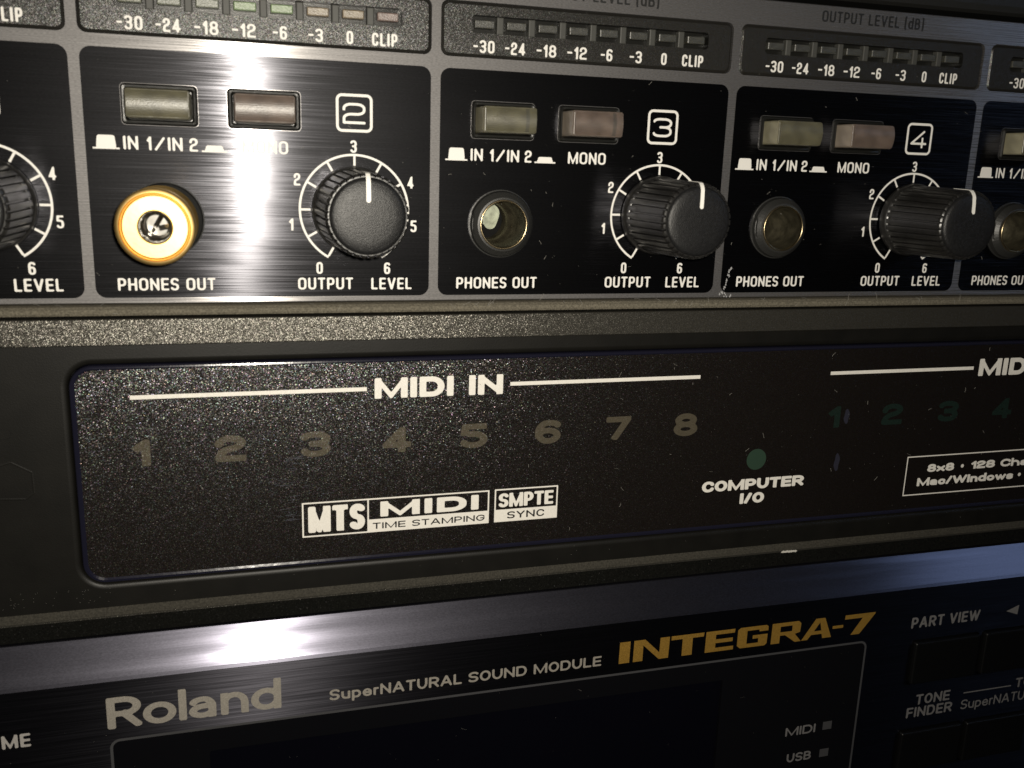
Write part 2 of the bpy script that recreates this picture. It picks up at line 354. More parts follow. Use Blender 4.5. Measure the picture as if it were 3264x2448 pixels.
def glyph(ch, W, H, style, res):
    key = (ch, round(W / H, 3), style, res)
    if key not in GC:
        g = G[ch]; tx, ty, rx, ry, _ = ST[style]; y0, y1 = (g[2], g[3]) if len(g) > 2 else (0, 1)
        w = W / H
        if tx > w: w = tx
        c = 1.0 / res; nx = int(math.ceil(w / c)) + 3; ny = int(math.ceil((y1 - y0) / c)) + 3
        gx = (np.arange(nx) - 1) * c; gy = y0 + (np.arange(ny) - 1) * c
        PX, PY = np.meshgrid(gx / tx, gy / ty); D = np.full(PX.shape, 9.0)
        for stroke in g[1]:
            hw = .5
            if not isinstance(stroke[0], tuple): hw = .5 * stroke[0]; stroke = stroke[1:]
            P = poly_of(stroke, w, 1.0, y0, y1, tx, ty, rx, ry); n = len(P); closed = stroke[0][:2] == stroke[-1][:2]
            for i in range(n - 1):
                a, b = P[i], P[i + 1]; dx, dy = b[0] - a[0], b[1] - a[1]; L = math.hypot(dx, dy)
                if L < 1e-5: continue
                ux, uy = dx / L, dy / L; nx_, ny_ = -uy * hw, ux * hw
                if a[2] and b[2]:                      # part of a curve: round capsule
                    t = np.clip(((PX - a[0]) * ux + (PY - a[1]) * uy), 0, L)
                    D = np.minimum(D, np.hypot(PX - a[0] - t * ux, PY - a[1] - t * uy) - hw); continue
                def corner(p, q, sgn):                # sharp corner: mitre ; end: square cap ; curve: butt
                    k = i if sgn < 0 else i + 1
                    end = (k == 0 or k == n - 1)
                    if end and closed:
                        o = P[-2] if k == 0 else P[1]
                    elif end:
                        return ((p[0] + sgn * ux * .5 + nx_, p[1] + sgn * uy * .5 + ny_), (p[0] + sgn * ux * .5 - nx_, p[1] + sgn * uy * .5 - ny_))
                    else: o = P[k + sgn]
                    if p[2]: return ((p[0] + nx_, p[1] + ny_), (p[0] - nx_, p[1] - ny_))
                    vx, vy = (o[0] - p[0]), (o[1] - p[1]); l2 = math.hypot(vx, vy) or 1; vx, vy = vx / l2 * sgn, vy / l2 * sgn
                    mx, my = -(uy + vy), (ux + vx); ml = math.hypot(mx, my)
                    if ml < .12: return ((p[0] + nx_, p[1] + ny_), (p[0] - nx_, p[1] - ny_))
                    mx, my = mx / ml, my / ml; cs = mx * -uy + my * ux; k2 = hw / max(cs, .2)
                    return ((p[0] + mx * k2, p[1] + my * k2), (p[0] - mx * k2, p[1] - my * k2))
                A, B = corner(a, b, -1), corner(b, a, 1)
                D = np.minimum(D, seg_poly_sdf(PX, PY, [A[1], B[1], B[0], A[0]]))
        box = np.maximum(np.maximum(-PX, PX - w / tx), np.maximum(y0 / ty - PY, PY - y1 / ty))
        D = np.maximum(D, box)
        vs, fs, idx = [], [], {}
        def V(x, y):
            k = (round(x, 5), round(y, 5))
            if k not in idx: idx[k] = len(vs); vs.append((x, y))
            return idx[k]
        for j in range(ny - 1):
            run = None
            for i in range(nx):
                full = i < nx - 1 and D[j, i] < 0 and D[j, i + 1] < 0 and D[j + 1, i] < 0 and D[j + 1, i + 1] < 0
                if full:
                    if run is None: run = i
                    continue
                if run is not None:
                    fs.append((V(gx[run], gy[j]), V(gx[i], gy[j]), V(gx[i], gy[j + 1]), V(gx[run], gy[j + 1]))); run = None
                if i == nx - 1: break
                cs = [(i, j), (i + 1, j), (i + 1, j + 1), (i, j + 1)]; vals = [D[b, a] for a, b in cs]
                if min(vals) >= 0: continue
                pl = []
                for q in range(4):
                    a, b = cs[q], cs[(q + 1) % 4]; va, vb = vals[q], vals[(q + 1) % 4]
                    if va < 0: pl.append(V(gx[a[0]], gy[a[1]]))
                    if (va < 0) != (vb < 0):
                        t = va / (va - vb); pl.append(V(gx[a[0]] + (gx[b[0]] - gx[a[0]]) * t, gy[a[1]] + (gy[b[1]] - gy[a[1]]) * t))
                if len(pl) >= 3: fs.append(tuple(pl))
        GC[key] = (vs, fs, w)
    return GC[key]

def write(mb, s, x0, x1, z0, H, style='euro', y=0.0, res=14, gap=None):
    tx, gp = ST[style][0], ST[style][4] if gap is None else gap
    raw = []
    for c in s:
        if c == ' ': raw.append(None)
        elif c == '~': raw.append('~')
        else: raw.append(max(G[c][0], 0) + (0 if c in 'Il' else .0))
    fixed = sum(tx for c, r in zip(s, raw) if r == 0.0) + gp * (len(s) - 1)
    var = sum(r for r in raw if r not in (None, '~')) + .26 * sum(1 for r in raw if r is None)
    k = ((x1 - x0) / H - fixed) / var if var else 1
    x = x0
    for c, r in zip(s, raw):
        if r is None: x += .26 * k * H + gp * H; continue
        wd = (tx if r == 0.0 else r * k) * H
        vs, fs, w = glyph(c, wd, H, style, res)
        mb.add([(x + a * H, y, z0 + b * H) for a, b in vs], fs)
        x += wd + gp * H
def label(parent, s, x0, x1, z0, H, style, y, mat='white_print', res=14, gap=None, x=0.0, name='printed_label'):
    return part(name, ('txt', s, x0, x1, z0, H, style, y, res), lambda mb: write(mb, s, x0, x1, z0, H, style, y, res, gap), mat, parent, x)

# ================================================================== HEADPHONE AMPLIFIER
P = 44.6                                   # width of one channel
XL, XR = -74.0, 196.0
amp = thing('headphone_amplifier', 'silver and black brushed metal headphone amplifier with numbered channels, the top unit in full view', 'amplifier')
CH = [-1, 0, 1, 2, 3]
def shift(pts, dx): return [(a + dx, b) for a, b in pts]
JX, JZ = 9.7, -32.75
METER = rr(.77, 44.12, -10.6, -3.5, 1.05)
BTN = [rr(5.15, 14.2, -21.15, -16.2, .5, 3), rr(17.75, 26.9, -21.15, -16.2, .5, 3)]
def b_face(mb):
    holes = []
    for k in CH:
        holes += [shift(METER, k * P)] + [shift(b, k * P) for b in BTN] + [circ(JX + k * P, JZ, 3.3, 40)]
    outer = rr(XL, XR, -43.62, 0, .3, 2)
    ins = rr(XL + .12, XR - .12, -43.5, -.12, .25, 2)
    sheet(mb, ins, holes, 0)
    m = len(outer)
    mb.rings([at(outer, 2), at(outer, .12), at(ins, 0)], cap_last=False)
    for h in holes: wall(mb, h, 0, 2)
part('faceplate', 'face', b_face, 'silver_aluminium', amp)
part('chassis', 'chas', lambda mb: mb.box(XL + 14, XR - 2, 12.5, 32, -43, -1), 'black_void', amp)

def b_print(mb):
    sheet(mb, rr(.78, 44.08, -42.85, -12.12, 1.35, 8), [rr(5.1, 14.25, -21.2, -16.15, .5, 3), rr(17.7, 26.95, -21.2, -16.15, .5, 3), circ(JX, JZ, 3.35, 40)], -.03)
SL = (4.95, 40.2, -7.45, -5.15)
def b_meter(mb):
    a = .1
    out = rr(.77 + a, 44.12 - a, -10.6 + a, -3.5 - a, 1.0); ins = rr(.77 + a + .35, 44.12 - a - .35, -10.6 + a + .35, -3.5 - a - .35, .75)
    slot = rr(*SL, .5, 4)
    mb.rings([at(out, 2), at(out, .35), at(ins, .05)], cap_last=False)
    sheet(mb, ins, [slot], .05)
def b_slotbox(mb):
    slot = rr(*SL, .5, 4); wall(mb, slot, .05, 1.6); sheet(mb, slot, [], 1.6)
LEDX = [5.45 + 4.5 * i for i in range(8)]
LEDN = ['-30', '-24', '-18', '-12', '-6', '-3', '0', 'CLIP']
LTX = [(5.25, 8.2), (9.7, 12.55), (14.2, 17.05), (18.68, 21.55), (23.65, 25.4), (28.05, 29.9), (32.9, 33.76), (36.2, 39.55)]
def b_led(mb): slab(mb, 0, 2.75, -6.78, -5.72,   .12, 1.5, .18, .14, 2, 2)
def b_rib(mb): slab(mb, 0, .95, -7.42, -5.18, .05, 1.5, .45, .15, 1, 2)
LEDM = ['led_clear'] * 3 + ['led_green', 'led_green', 'led_amber', 'led_amber', 'led_red']
def b_bezel(mb):
    o = (5.2, 14.15, -21.1, -16.25)
    a, b, c = rr(*o, .45, 3), rr(o[0] + .18, o[1] - .18, o[2] + .18, o[3] - .18, .35, 3), rr(o[0] + .42, o[1] - .42, o[2] + .42, o[3] - .42, .25, 3)
    d = rr(o[0] + .62, o[1] - .62, o[2] + .62, o[3] - .62, .2, 3)
    mb.rings([at(a, 1.8), at(a, -.25), at(b, -.5), at(c, -.45), at(d, .1), at(d, 2.4)], cap_last=True)
CX0, CX1, CZ0, CZ1 = 5.95, 13.4, -20.4, -16.95
def b_cap(mb):                      # frosted body of the button
    def loop(ins, y): return at(rr(CX0 + ins, CX1 - ins, CZ0 + ins, CZ1 - ins, max(.35 - ins, .03), 3), y)
    mb.rings([loop(0, 2.2), loop(0, -3.72), loop(.05, -3.86)], cap_last=True)
def b_capface(mb):                  # coloured crowned lens on its front
    def loop(ins, y): return at(rr(CX0 + ins, CX1 - ins, CZ0 + ins, CZ1 - ins, max(.35 - ins, .03), 3), y)
    mb.rings([loop(.03, -3.80), loop(.06, -3.92), loop(.12, -3.98), loop(.20, -4.0)], cap_last=False)
    n = 12; x0, x1 = CX0 + .2, CX1 - .2; vs = []
    for i in range(n + 1):
        z = CZ0 + .2 + (CZ1 - CZ0 - .4) * i / n; t = 2 * i / n - 1; y = -4.0 - .42 * (1 - t * t)
        vs += [(x0, y, z), (x1, y, z)]
    mb.add(vs, [(2 * i, 2 * i + 1, 2 * i + 3, 2 * i + 2) for i in range(n)])
    for k in (0, 1): mb.add([vs[2 * i + k] for i in range(n + 1)], [tuple(range(n + 1))])
def b_band(mb):                     # dark strip painted on the lens face for an inner web's refraction
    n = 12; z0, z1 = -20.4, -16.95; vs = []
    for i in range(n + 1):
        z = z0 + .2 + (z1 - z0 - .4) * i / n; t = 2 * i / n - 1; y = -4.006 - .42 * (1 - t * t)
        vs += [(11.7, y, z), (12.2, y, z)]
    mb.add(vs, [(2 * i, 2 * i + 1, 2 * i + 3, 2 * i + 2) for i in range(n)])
def b_icon_up(mb):
    y = -.05
    mb.add([(1.6, y, -24.2), (4.7, y, -24.2), (4.7, y, -24.0), (1.6, y, -24.0)], [(0, 1, 2, 3)])
    pts = rr(2.12, 4.2, -24.0, -22.5, .3, 5); pts = [(x if z > -23.5 else (2.02 if x < 3 else 4.3), max(z, -24.0)) for x, z in pts]
    sheet(mb, [p for i, p in enumerate(pts) if p != pts[i - 1]], [], y)
def b_icon_down(mb):
    y = -.05
    mb.add([(14.45, y, -24.2), (17.55, y, -24.2), (17.55, y, -24.0), (14.45, y, -24.0)], [(0, 1, 2, 3)])
    pts = rr(14.95, 17.05, -24.0, -23.35, .28, 5)
    pts = [(x if z > -23.75 else (14.85 if x < 16 else 17.15), max(z, -24.0)) for x, z in pts]
    sheet(mb, [p for i, p in enumerate(pts) if p != pts[i - 1]], [], y)
KX, KZ = 33.8, -31.2
def b_scale(mb):
    y = -.05; r0, r1 = 7.12, 7.42; n = 90; a0, a1 = math.radians(240.5), math.radians(-60.5)
    A = [a0 + (a1 - a0) * i / n for i in range(n + 1)]
    vs = [(KX + r * math.cos(a), y, KZ + r * math.sin(a)) for a in A for r in (r0, r1)]
    mb.add(vs, [(2 * i, 2 * i + 2, 2 * i + 3, 2 * i + 1) for i in range(n)])
    for i in range(11):
        a = math.radians(240 - 30 * i); end = i in (0, 10); ln = 1.9 if end else 1.25; hw = .15
        c, s_ = math.cos(a), math.sin(a); ax = -hw if i == 0 else hw if i == 10 else 0
        q = [(r, t) for r, t in ((7.12 - ln, -hw), (7.115, -hw), (7.115, hw), (7.12 - ln, hw))]
        mb.add([(KX + r * c - t * s_, y, KZ + r * s_ + t * c) for r, t in q], [(0, 1, 2, 3)])
def b_scale_nums(mb):
    for ch, cx, cz in (('0', 29.0, -39.0), ('1', 25.35, -33.2), ('2', 26.25, -27.3), ('3', 33.7, -22.85), ('4', 41.38, -27.35), ('5', 41.85, -33.25), ('6', 38.2, -39.05)):
        w_ = .62 if ch == '1' else .86
        write(mb, ch, cx - w_ / 2, cx + w_ / 2, cz - .8, 1.6, 'euro', -.05)
# --- knob
def gear(r_out, r_in, y, n=34, ph=0.0):
    pts = []
    for i in range(n):
        a = 2 * math.pi * i / n + ph; st = 2 * math.pi / n
        for f, r in ((-.34, r_out), (-.12, r_out * 1.004), (.12, r_out * 1.004), (.34, r_out), (.40, r_in), (.60, r_in)):
            pts.append((KX + r * math.cos(a + st * f), y, KZ + r * math.sin(a + st * f)))
    return pts
def b_knob(mb):
    lathe(mb, KX, KZ, [(5.75, -.35), (5.75, -.9), (5.68, -1.15), (5.35, -1.75), (5.0, -1.8)], 72)
    mb.rings([gear(5.46, 5.12, -1.55), gear(5.46, 5.12, -1.9), gear(5.16, 4.84, -12.7), gear(5.02, 4.76, -13.05), gear(4.82, 4.74, -13.2)], cap_last=True)
def b_knobcap(mb):
    lathe(mb, KX, KZ, [(4.72, -12.6), (4.72, -13.1), (4.66, -13.35), (4.5, -13.55), (4.2, -13.68), (3.2, -13.8), (1.8, -13.87), (.02, -13.9)], 72)
def b_pointer(mb):
    # white line down the rim and across the cap
    w_ = .27; path = [(5.30, -9.6), (5.23, -12.65), (5.10, -13.1), (4.80, -13.42), (4.50, -13.62), (4.2, -13.76), (3.2, -13.87), (1.95, -13.93)]
    def P3(x, d, y): return (KX + x, y, KZ + d)
    top = [(P3(-w_, d, y), P3(w_, d, y)) for d, y in path]
    d, y = path[-1]
    vs = [q for pr in top for q in pr]; fs = [(2 * i, 2 * i + 1, 2 * i + 3, 2 * i + 2) for i in range(len(path) - 1)]
    o = len(vs); arc = [P3(-w_ * math.cos(t), d - w_ * math.sin(t), y) for t in [math.pi * i / 8 for i in range(9)]]
    vs += arc; fs.append(tuple(range(o, o + 9)))
    # sides so the inlay stands 0.1 mm proud
    low = [P3(sx * w_, dd - (.12 if i < 3 else 0), yy + (.12 if i >= 3 else 0)) for sx in (-1, 1) for i, (dd, yy) in enumerate(path)]
    o = len(vs); vs += low; m = len(path)
    for i in range(m - 1):
        fs.append((2 * i, 2 * i + 2, o + i + 1, o + i)); fs.append((2 * i + 1, o + m + i, o + m + i + 1, 2 * i + 3))
    mb.add(vs, fs)
# --- jack socket
def b_nut(mb):
    n = 48
    def lp(r, flat):
        return [(JX + (max(r * math.cos(a), -flat) if flat else r * math.cos(a)), JZ + r * math.sin(a)) for a in [2 * math.pi * i / n for i in range(n)]]
    mb.rings([at(lp(4.75, 0), -.03), at(lp(4.75, 0), -.25), at(lp(4.6, 4.3), -.3), at(lp(4.45, 4.2), -1.0), at(lp(4.2, 0), -1.25), at(lp(3.72, 0), -1.7), at(lp(3.45, 0), -1.75)], cap_last=False, smooth=False)
    for j in range(4):
        lathe(mb, JX, JZ, [(4.2 + .02 * j, -.42 - .15 * j), (4.52, -.46 - .15 * j), (4.2 + .02 * j, -.52 - .15 * j)], 48)
def b_barrel(mb):
    lathe(mb, JX, JZ, [(3.46, -1.5), (3.46, -1.92), (3.40, -2.02), (3.28, -2.04), (3.2, -1.95), (3.18, -1.7)], 64)
def b_tube(mb):
    lathe(mb, JX, JZ, [(3.19, -1.75), (3.19, 4.6), (2.7, 4.9), (2.7, 8.8)], 56)
def b_back(mb): sheet(mb, circ(JX, JZ, 2.75, 40), [], 8.8)
def b_contact(mb):
    sheet(mb, [(JX + .5 + 1.35 * math.cos(t) * (1 + .12 * math.sin(3 * t)), JZ + .6 + 1.9 * math.sin(t)) for t in [2 * math.pi * i / 24 for i in range(24)]], [], 7.4)
    mb.box(JX - .6, JX + .6, 7.45, 8.6, JZ - .6, JZ + 1.6)

for k in CH:
    x = k * P
    part('printed_panel', 'print', b_print, 'black_anodised', amp, x)
    mw = part('meter_window', 'meter', b_meter, 'crinkle_meter_plastic', amp, x)
    part('led_slot', 'lslot', b_slotbox, 'bezel_plastic', mw, x)
    for i in range(8):
        part('led', 'led', b_led, LEDM[i] if k < 1 else 'led_shaded', mw, x + LEDX[i])  # same lenses from channel 3 on, with shade put into a darker grey
        part('meter_number', ('ln', i), lambda mb: write(mb, LEDN[i], LTX[i][0], LTX[i][1], -9.95, 1.62, 'euro', .02), 'white_print', mw, x)
    for i in range(7):
        part('led_divider', 'rib', b_rib, 'led_divider', mw, x + LEDX[i] + 3.15)
    for j, (dx, mt) in enumerate(((0, 'olive_lens'), (12.62, 'rose_lens'))):
        cap = part('push_button', 'cap', b_cap, 'frosted_' + mt, amp, x + dx); part('button_lens', 'capf', b_capface, mt, cap, x + dx)
        cap['label'] = 'olive translucent push button' if j == 0 else 'rose brown translucent push button'
        if k == 1: part('lens_band', 'band', b_band, 'olive_band' if j == 0 else 'rose_band', cap, x + dx)
        bz = part('bezel', 'bezel', b_bezel, 'bezel_plastic', cap, x + dx)
    part('printed_icon', 'icu', b_icon_up, 'white_print', amp, x); part('printed_icon', 'icd', b_icon_down, 'white_print', amp, x)
    for s_, a, b, z in (('IN', 5.15, 6.9, -24.18), ('1', 7.86, 8.45, -24.18), ('/', 8.8, 10.08, -24.2), ('IN', 10.4, 12.16, -24.18), ('2', 12.98, 14.0, -24.18), ('MONO', 19.43, 25.2, -24.15)):
        label(amp, s_, a, b, z, 1.65, 'euro', -.05, x=x)
    label(amp, 'PHONES OUT', 3.45, 15.45, -41.93, 1.62, 'euro', -.05, x=x)
    label(amp, 'OUTPUT', 26.1, 33.5, -41.93, 1.62, 'euro', -.05, x=x)
    label(amp, 'LEVEL', 36.0, 41.65, -41.97, 1.62, 'euro', -.05, x=x)
    label(amp, 'OUTPUT LEVEL (dB)'.replace('dB', 'dB'), 13.95, 32.05, -2.35, 1.62, 'euro', -.03, 'black_print', x=x)
    part('channel_frame', 'chf', lambda mb: ring_outline(mb, 31.42, 36.25, -21.0, -16.12, .8, .36, -.05), 'white_print', amp, x)
    cn = {-1: '1', 0: 'q', 1: '3', 2: 'f', 3: '5'}[k]
    label(amp, cn, 32.3 if cn != '1' else 33.4, 35.3 if cn != '1' else 34.3, -19.95, 2.68, 'thin', -.05, x=x, res=22, name='channel_number')
    part('dial_scale', 'scale', b_scale, 'white_print', amp, x); part('dial_numbers', 'nums', b_scale_nums, 'white_print', amp, x)
    kn = part('level_knob', 'knob', b_knob, 'knob_plastic', amp, x)
    part('knob_cap', 'kcap', b_knobcap, 'knob_cap_rubber', kn, x); part('pointer', 'ptr', b_pointer, 'pointer_white', kn, x)
    th = math.radians({-1: -14, 0: 0, 1: 1.5, 2: -1.5, 3: 4}[k]); kn.rotation_euler.y = th
    ctr = Vector((KX, 0, KZ)) * S; kn.location += ctr - Matrix.Rotation(th, 3, 'Y') @ ctr
    js = part('jack_socket', 'nut', b_nut, 'nut_plastic', amp, x)
    part('socket_rim', 'barrel', b_barrel, 'brass', js, x)
    part('socket_tube', 'tube', b_tube, 'dark_brass_tube', js, x)
    part('spring_contact', 'cont', b_contact, 'contact_metal', js, x); part('socket_end', 'jend', b_back, 'black_void', js, x)
# scuff where the lacquer is rubbed off beside channel 4
def b_scuff(mb):
    rnd = random.Random(3)
    for cx, cz in ((91.5, -39.0), (91.3, -39.5), (91.15, -40.1), (90.9, -40.9), (90.95, -41.5), (90.7, -42.2), (90.6, -42.9), (91.0, -43.2), (91.9, -43.4), (90.1, -42.8)):
        for q in range(3):
            a = rnd.uniform(0, 6); pts = []
            ox, oz = cx + rnd.uniform(-.22, .22), cz + rnd.uniform(-.25, .25)
            for i in range(7):
                t = 2 * math.pi * i / 7; r = rnd.uniform(.05, .22); pts.append((ox + r * math.cos(t) * .8, oz + r * math.sin(t) * 1.2))
            sheet(mb, pts, [], -.06 - .006 * q - .003 * rnd.random())
part('scuff_mark', 'scuff', b_scuff, 'scuff', amp)

# ================================================================== GOLD JACK ADAPTER (plugged into channel 2)
ad = thing('jack_adapter', 'gold plated headphone plug adapter plugged into the second channel socket', 'adapter')
AX, AZ = 9.25, -32.9
def b_ad_body(mb):
    pr = [(4.25, -2.05), (4.5, -2.3), (4.5, -3.0), (4.35, -3.1), (4.35, -3.4)]
    lathe(mb, AX, AZ, pr, 72)
    n = 72; rs = []
    for j in range(13):
        y = -3.4 - .5 * j
        rs.append([(AX + r * math.cos(a), y, AZ + r * math.sin(a)) for i in range(n) for a, r in (((2 * math.pi * i / n), 4.48 if (i + j) % 2 else 4.24),)])
    mb.rings(rs, cap_last=False)
    lathe(mb, AX, AZ, [(4.36, -9.4), (4.36, -9.7), (4.46, -9.8), (4.5, -10.2), (4.46, -11.75), (4.40, -11.95), (4.3, -12.04), (3.98, -12.1)], 72)
def b_ad_groove(mb): lathe(mb, AX, AZ, [(3.98, -12.1), (3.92, -11.8), (3.70, -11.8), (3.64, -12.05)], 72)
def b_ad_face(mb): lathe(mb, AX, AZ, [(3.64, -12.05), (3.54, -12.08), (2.0, -12.1), (1.9, -12.04), (1.82, -11.8)], 72, False)
def b_ad_sleeve(mb):
    lathe(mb, AX, AZ, [(1.82, -11.85), (1.76, -11.2), (1.76, -6.0)], 48)
    lathe(mb, AX, AZ, [(1.76, -9.2), (1.62, -9.1), (1.3, -8.9), (1.3, -6.2)], 48)
    sheet(mb, circ(AX, AZ, 1.76, 32), [], -6.0)
def b_ad_spring(mb):
    for (ax, az), (bx, bz), wd, y0, y1 in (((-.15, -.1), (.75, 1.35), .26, -9.2, -10.4), ((-.75, -.95), (-.25, -.3), .2, -8.8, -9.4), ((.2, -.35), (1.3, -.1), .3, -8.2, -8.6)):
        L = math.hypot(bx - ax, bz - az); nx, nz = -(bz - az) / L * wd, (bx - ax) / L * wd
        vs = [(AX + x + sx * nx, y + dy, AZ + z + sx * nz) for dy in (0, .35) for x, z, y in ((ax, az, y0), (bx, bz, y1)) for sx in (-1, 1)]
        mb.add(vs, [(0, 2, 3, 1), (4, 5, 7, 6), (0, 4, 6, 2), (1, 3, 7, 5), (0, 1, 5, 4), (2, 6, 7, 3)])
part('knurled_body', 'adb', b_ad_body, 'gold_plate', ad); part('groove', 'adg', b_ad_groove, 'gold_groove', ad)
part('end_face', 'adf', b_ad_face, 'gold_plate', ad); part('socket_sleeve', 'ads', b_ad_sleeve, 'chrome', ad)
part('spring_contact', 'adc', b_ad_spring, 'chrome', ad)
part('plug_shaft', 'adp', lambda mb: lathe(mb, AX, AZ, [(2.9, 6.5), (2.9, -2.05), (4.25, -2.05)], 40), 'gold_plate', ad)

# ================================================================== MIDI INTERFACE
mi = thing('midi_interface', 'black MIDI interface with a wide glittering window between the amplifier and the sound module', 'interface')
ML, MR = -90.0, 196.0
def profile(mb, x0, x1, pts):     # extrude a (y,z) polyline along X
    vs = [(x, y, z) for x in (x0, x1) for y, z in pts]; n = len(pts)
    mb.add(vs, [(i, n + i, n + i + 1, i + 1) for i in range(n - 1)])
def b_ledge(mb):
    profile(mb, XL, XR, [(6, -43.86), (.6, -43.86), (-.15, -44.0), (-.6, -44.35), (-.75, -44.8), (-.6, -45.1), (.8, -45.2)])
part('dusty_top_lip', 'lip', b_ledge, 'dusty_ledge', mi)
def b_strip(mb):
    x0 = -11.3; r = 1.0
    f = rr(x0, MR, -49.0, -45.5, r, 5)
    mb.rings([at(f, 3), at(f, -.6), at([(x if x > 100 else x + .12 * (1 if x < x0 + 2 else 0), z + (.12 if z < -47.2 else -.12)) for x, z in f], -.75)])
part('upper_steel_edge', 'strip', b_strip, 'crinkle_steel', mi)
WX0, WZ0, WZ1 = -3.35, -82.3, -51.7
WR = 3.0
def b_body(mb):
    # moulded front, dished round the window: an opening with a rolled edge
    outer = rr(ML, MR, -85.9, -49.05, .4, 6)
    L = [rr(WX0 - o, MR - 1 + o, WZ0 - o, WZ1 + o, WR + o, 10) for o in (.14, .4, .9)]
    sheet(mb, outer, [L[2]], -.2)
    mb.rings([at(L[2], -.2), at(L[1], -.13), at(L[0], .15), at(L[0], 2)], cap_last=False, smooth=True)
    mb.rings([at(outer, 4), at(outer, -.2)], cap_last=False)
part('moulded_front', 'mb', b_body, 'moulded_plastic', mi)
def b_win(mb):
    a = rr(WX0, MR - 1, WZ0, WZ1, WR, 10); b = rr(WX0 + .75, MR - 1.75, WZ0 + .8, WZ1 - .6, WR - .7, 10)
    sheet(mb, b, [], -.22)
part('window_film', 'win', b_win, 'glitter_film', mi)
def b_rim(mb):
    A = [rr(WX0 + o, MR - 1 - o, WZ0 + o, WZ1 - min(o, .6), max(WR - o, .3), 10) for o in (0, .08, .22, .75)]
    mb.rings([at(A[0], 2), at(A[0], .12), at(A[1], -.12), at(A[2], -.3)], cap_last=False, smooth=True)
    L1 = rr(WX0 + .22, MR - 1.22, WZ0 + .22, WZ1 - .22, WR - .22, 10); L2 = rr(WX0 + .5, MR - 1.5, WZ0 + .5, WZ1 - .42, WR - .5, 10); L3 = rr(WX0 + .75, MR - 1.75, WZ0 + .8, WZ1 - .6, WR - .7, 10)
    mb.rings([at(L1, -.3), at(L2, -.34), at(L3, -.22)], cap_last=False, smooth=False)
part('window_rim', 'rim', b_rim, 'glossy_rim', mi)
YT = -.26
def bar(x0, x1, z0, z1, y=YT, mat='speckled_white_print', par=None, name='printed_line'):
    return part(name, ('bar', x0, x1, z0, z1, y), lambda mb: mb.add([(x0, y, z0), (x1, y, z0), (x1, y, z1), (x0, y, z1)], [(0, 1, 2, 3)]), mat, par or mi)
SW = 'speckled_white_print'
bar(4.0, 35.3, -56.42, -55.85); bar(56.5, 87.7, -56.42, -55.85)
label(mi, 'MIDI', 36.4, 47.9, -57.6, 3.0, 'heavy', YT, SW, 20); label(mi, 'IN', 50.2, 55.38, -57.62, 3.0, 'heavy', YT, SW, 20)
bar(111.5, 140.2, -56.62, -56.05)
label(mi, 'MIDI', 141.35, 152.9, -57.8, 3.05, 'heavy', YT, SW, 20); label(mi, 'OUT', 155.1, 166.2, -57.8, 3.05, 'heavy', YT, SW, 20)
for i in range(8):
    c = str(i + 1); xc = 4.95 + 11.55 * i
    wd = 2.4 if c == '1' else 4.15
    label(mi, c, xc - wd / 2, xc + wd / 2, -65.75, 3.75, 'num', YT, 'amber_print', 20, name='indicator_number')
    xo = 113.1 + 11.55 * i
    if xo < 190: label(mi, c, xo - wd / 2, xo + wd / 2, -65.75, 3.7, 'num', YT, 'green_print', 20, name='indicator_number')
part('indicator_dot', 'dot', lambda mb: sheet(mb, circ(99.15, -70.45, 1.8, 40), [], YT), 'green_dot_print', mi)
label(mi, 'COMPUTER', 89.6, 108.6, -75.6, 1.85, 'black', YT, SW, 16); label(mi, 'I/O', 96.75, 101.3, -78.07, 1.85, 'black', YT, SW, 16)
# time stamping badge
def frame(mb, x0, x1, z0, z1, t, y=YT): ring_outline(mb, x0, x1, z0, z1, .05, t, y, 1)
part('badge_frame', 'bf1', lambda mb: (frame(mb, 25.95, 53.75, -77.9, -72.6, .22), mb.add([(35.3, YT - .004, -77.85), (35.52, YT - .004, -77.85), (35.52, YT - .004, -72.65), (35.3, YT - .004, -72.65)], [(0, 1, 2, 3)])), SW, mi)
bar(35.4, 53.7, -77.75, -75.87, YT - .008, name='badge_band'); label(mi, 'MTS', 26.8, 34.95, -77.25, 4.0, 'cond', YT, SW, 22)
label(mi, 'MIDI', 37.2, 52.1, -75.55, 2.35, 'wide', YT, SW, 20); label(mi, 'TIME STAMPING', 36.05, 53.1, -77.42, .98, 'serifless', YT - .02, 'black_print', 16)
part('badge_frame', 'bf2', lambda mb: frame(mb, 54.6, 64.75, -77.87, -72.55, .22), SW, mi)
bar(54.7, 64.65, -77.75, -75.87, YT - .008, name='badge_band'); label(mi, 'SMPTE', 55.25, 64.05, -75.52, 2.25, 'cond', YT, SW, 20, gap=.05)
label(mi, 'SYNC', 56.65, 62.65, -77.42, 1.15, 'serifless', YT - .02, 'black_print', 16)
part('badge_frame', 'bf3', lambda mb: frame(mb, 129.0, 176.0, -79.05, -71.8, .2), SW, mi)
for s_, a, b in (('8x8', 133.5, 139.2), ('128', 142.8, 148.1), ('Channels', 149.3, 164.5)):
    label(mi, s_, a, b, -74.9, 1.45, 'black', YT, SW, 16)
for s_, a, b in (('Mac/Windows', 131.7, 152.6), ('USB', 155.9, 161.5)):
    label(mi, s_, a, b, -77.4, 1.5, 'black', YT, SW, 16)
def b_smear(mb):
    q = random.Random(4)
    for i in range(46):
        x, z, L = 23.6 + q.gauss(0, 1.5), q.uniform(-75.5, -65.5), q.uniform(.4, 1.6); h = q.uniform(.012, .03)
        mb.add([(x, -.235, z), (x + L, -.235, z + L * .05), (x + L, -.235, z + L * .05 + h), (x, -.235, z + h)], [(0, 1, 2, 3)])
part('hairline_scratches', 'smear', b_smear, 'scratch', mi)['kind'] = 'stuff'
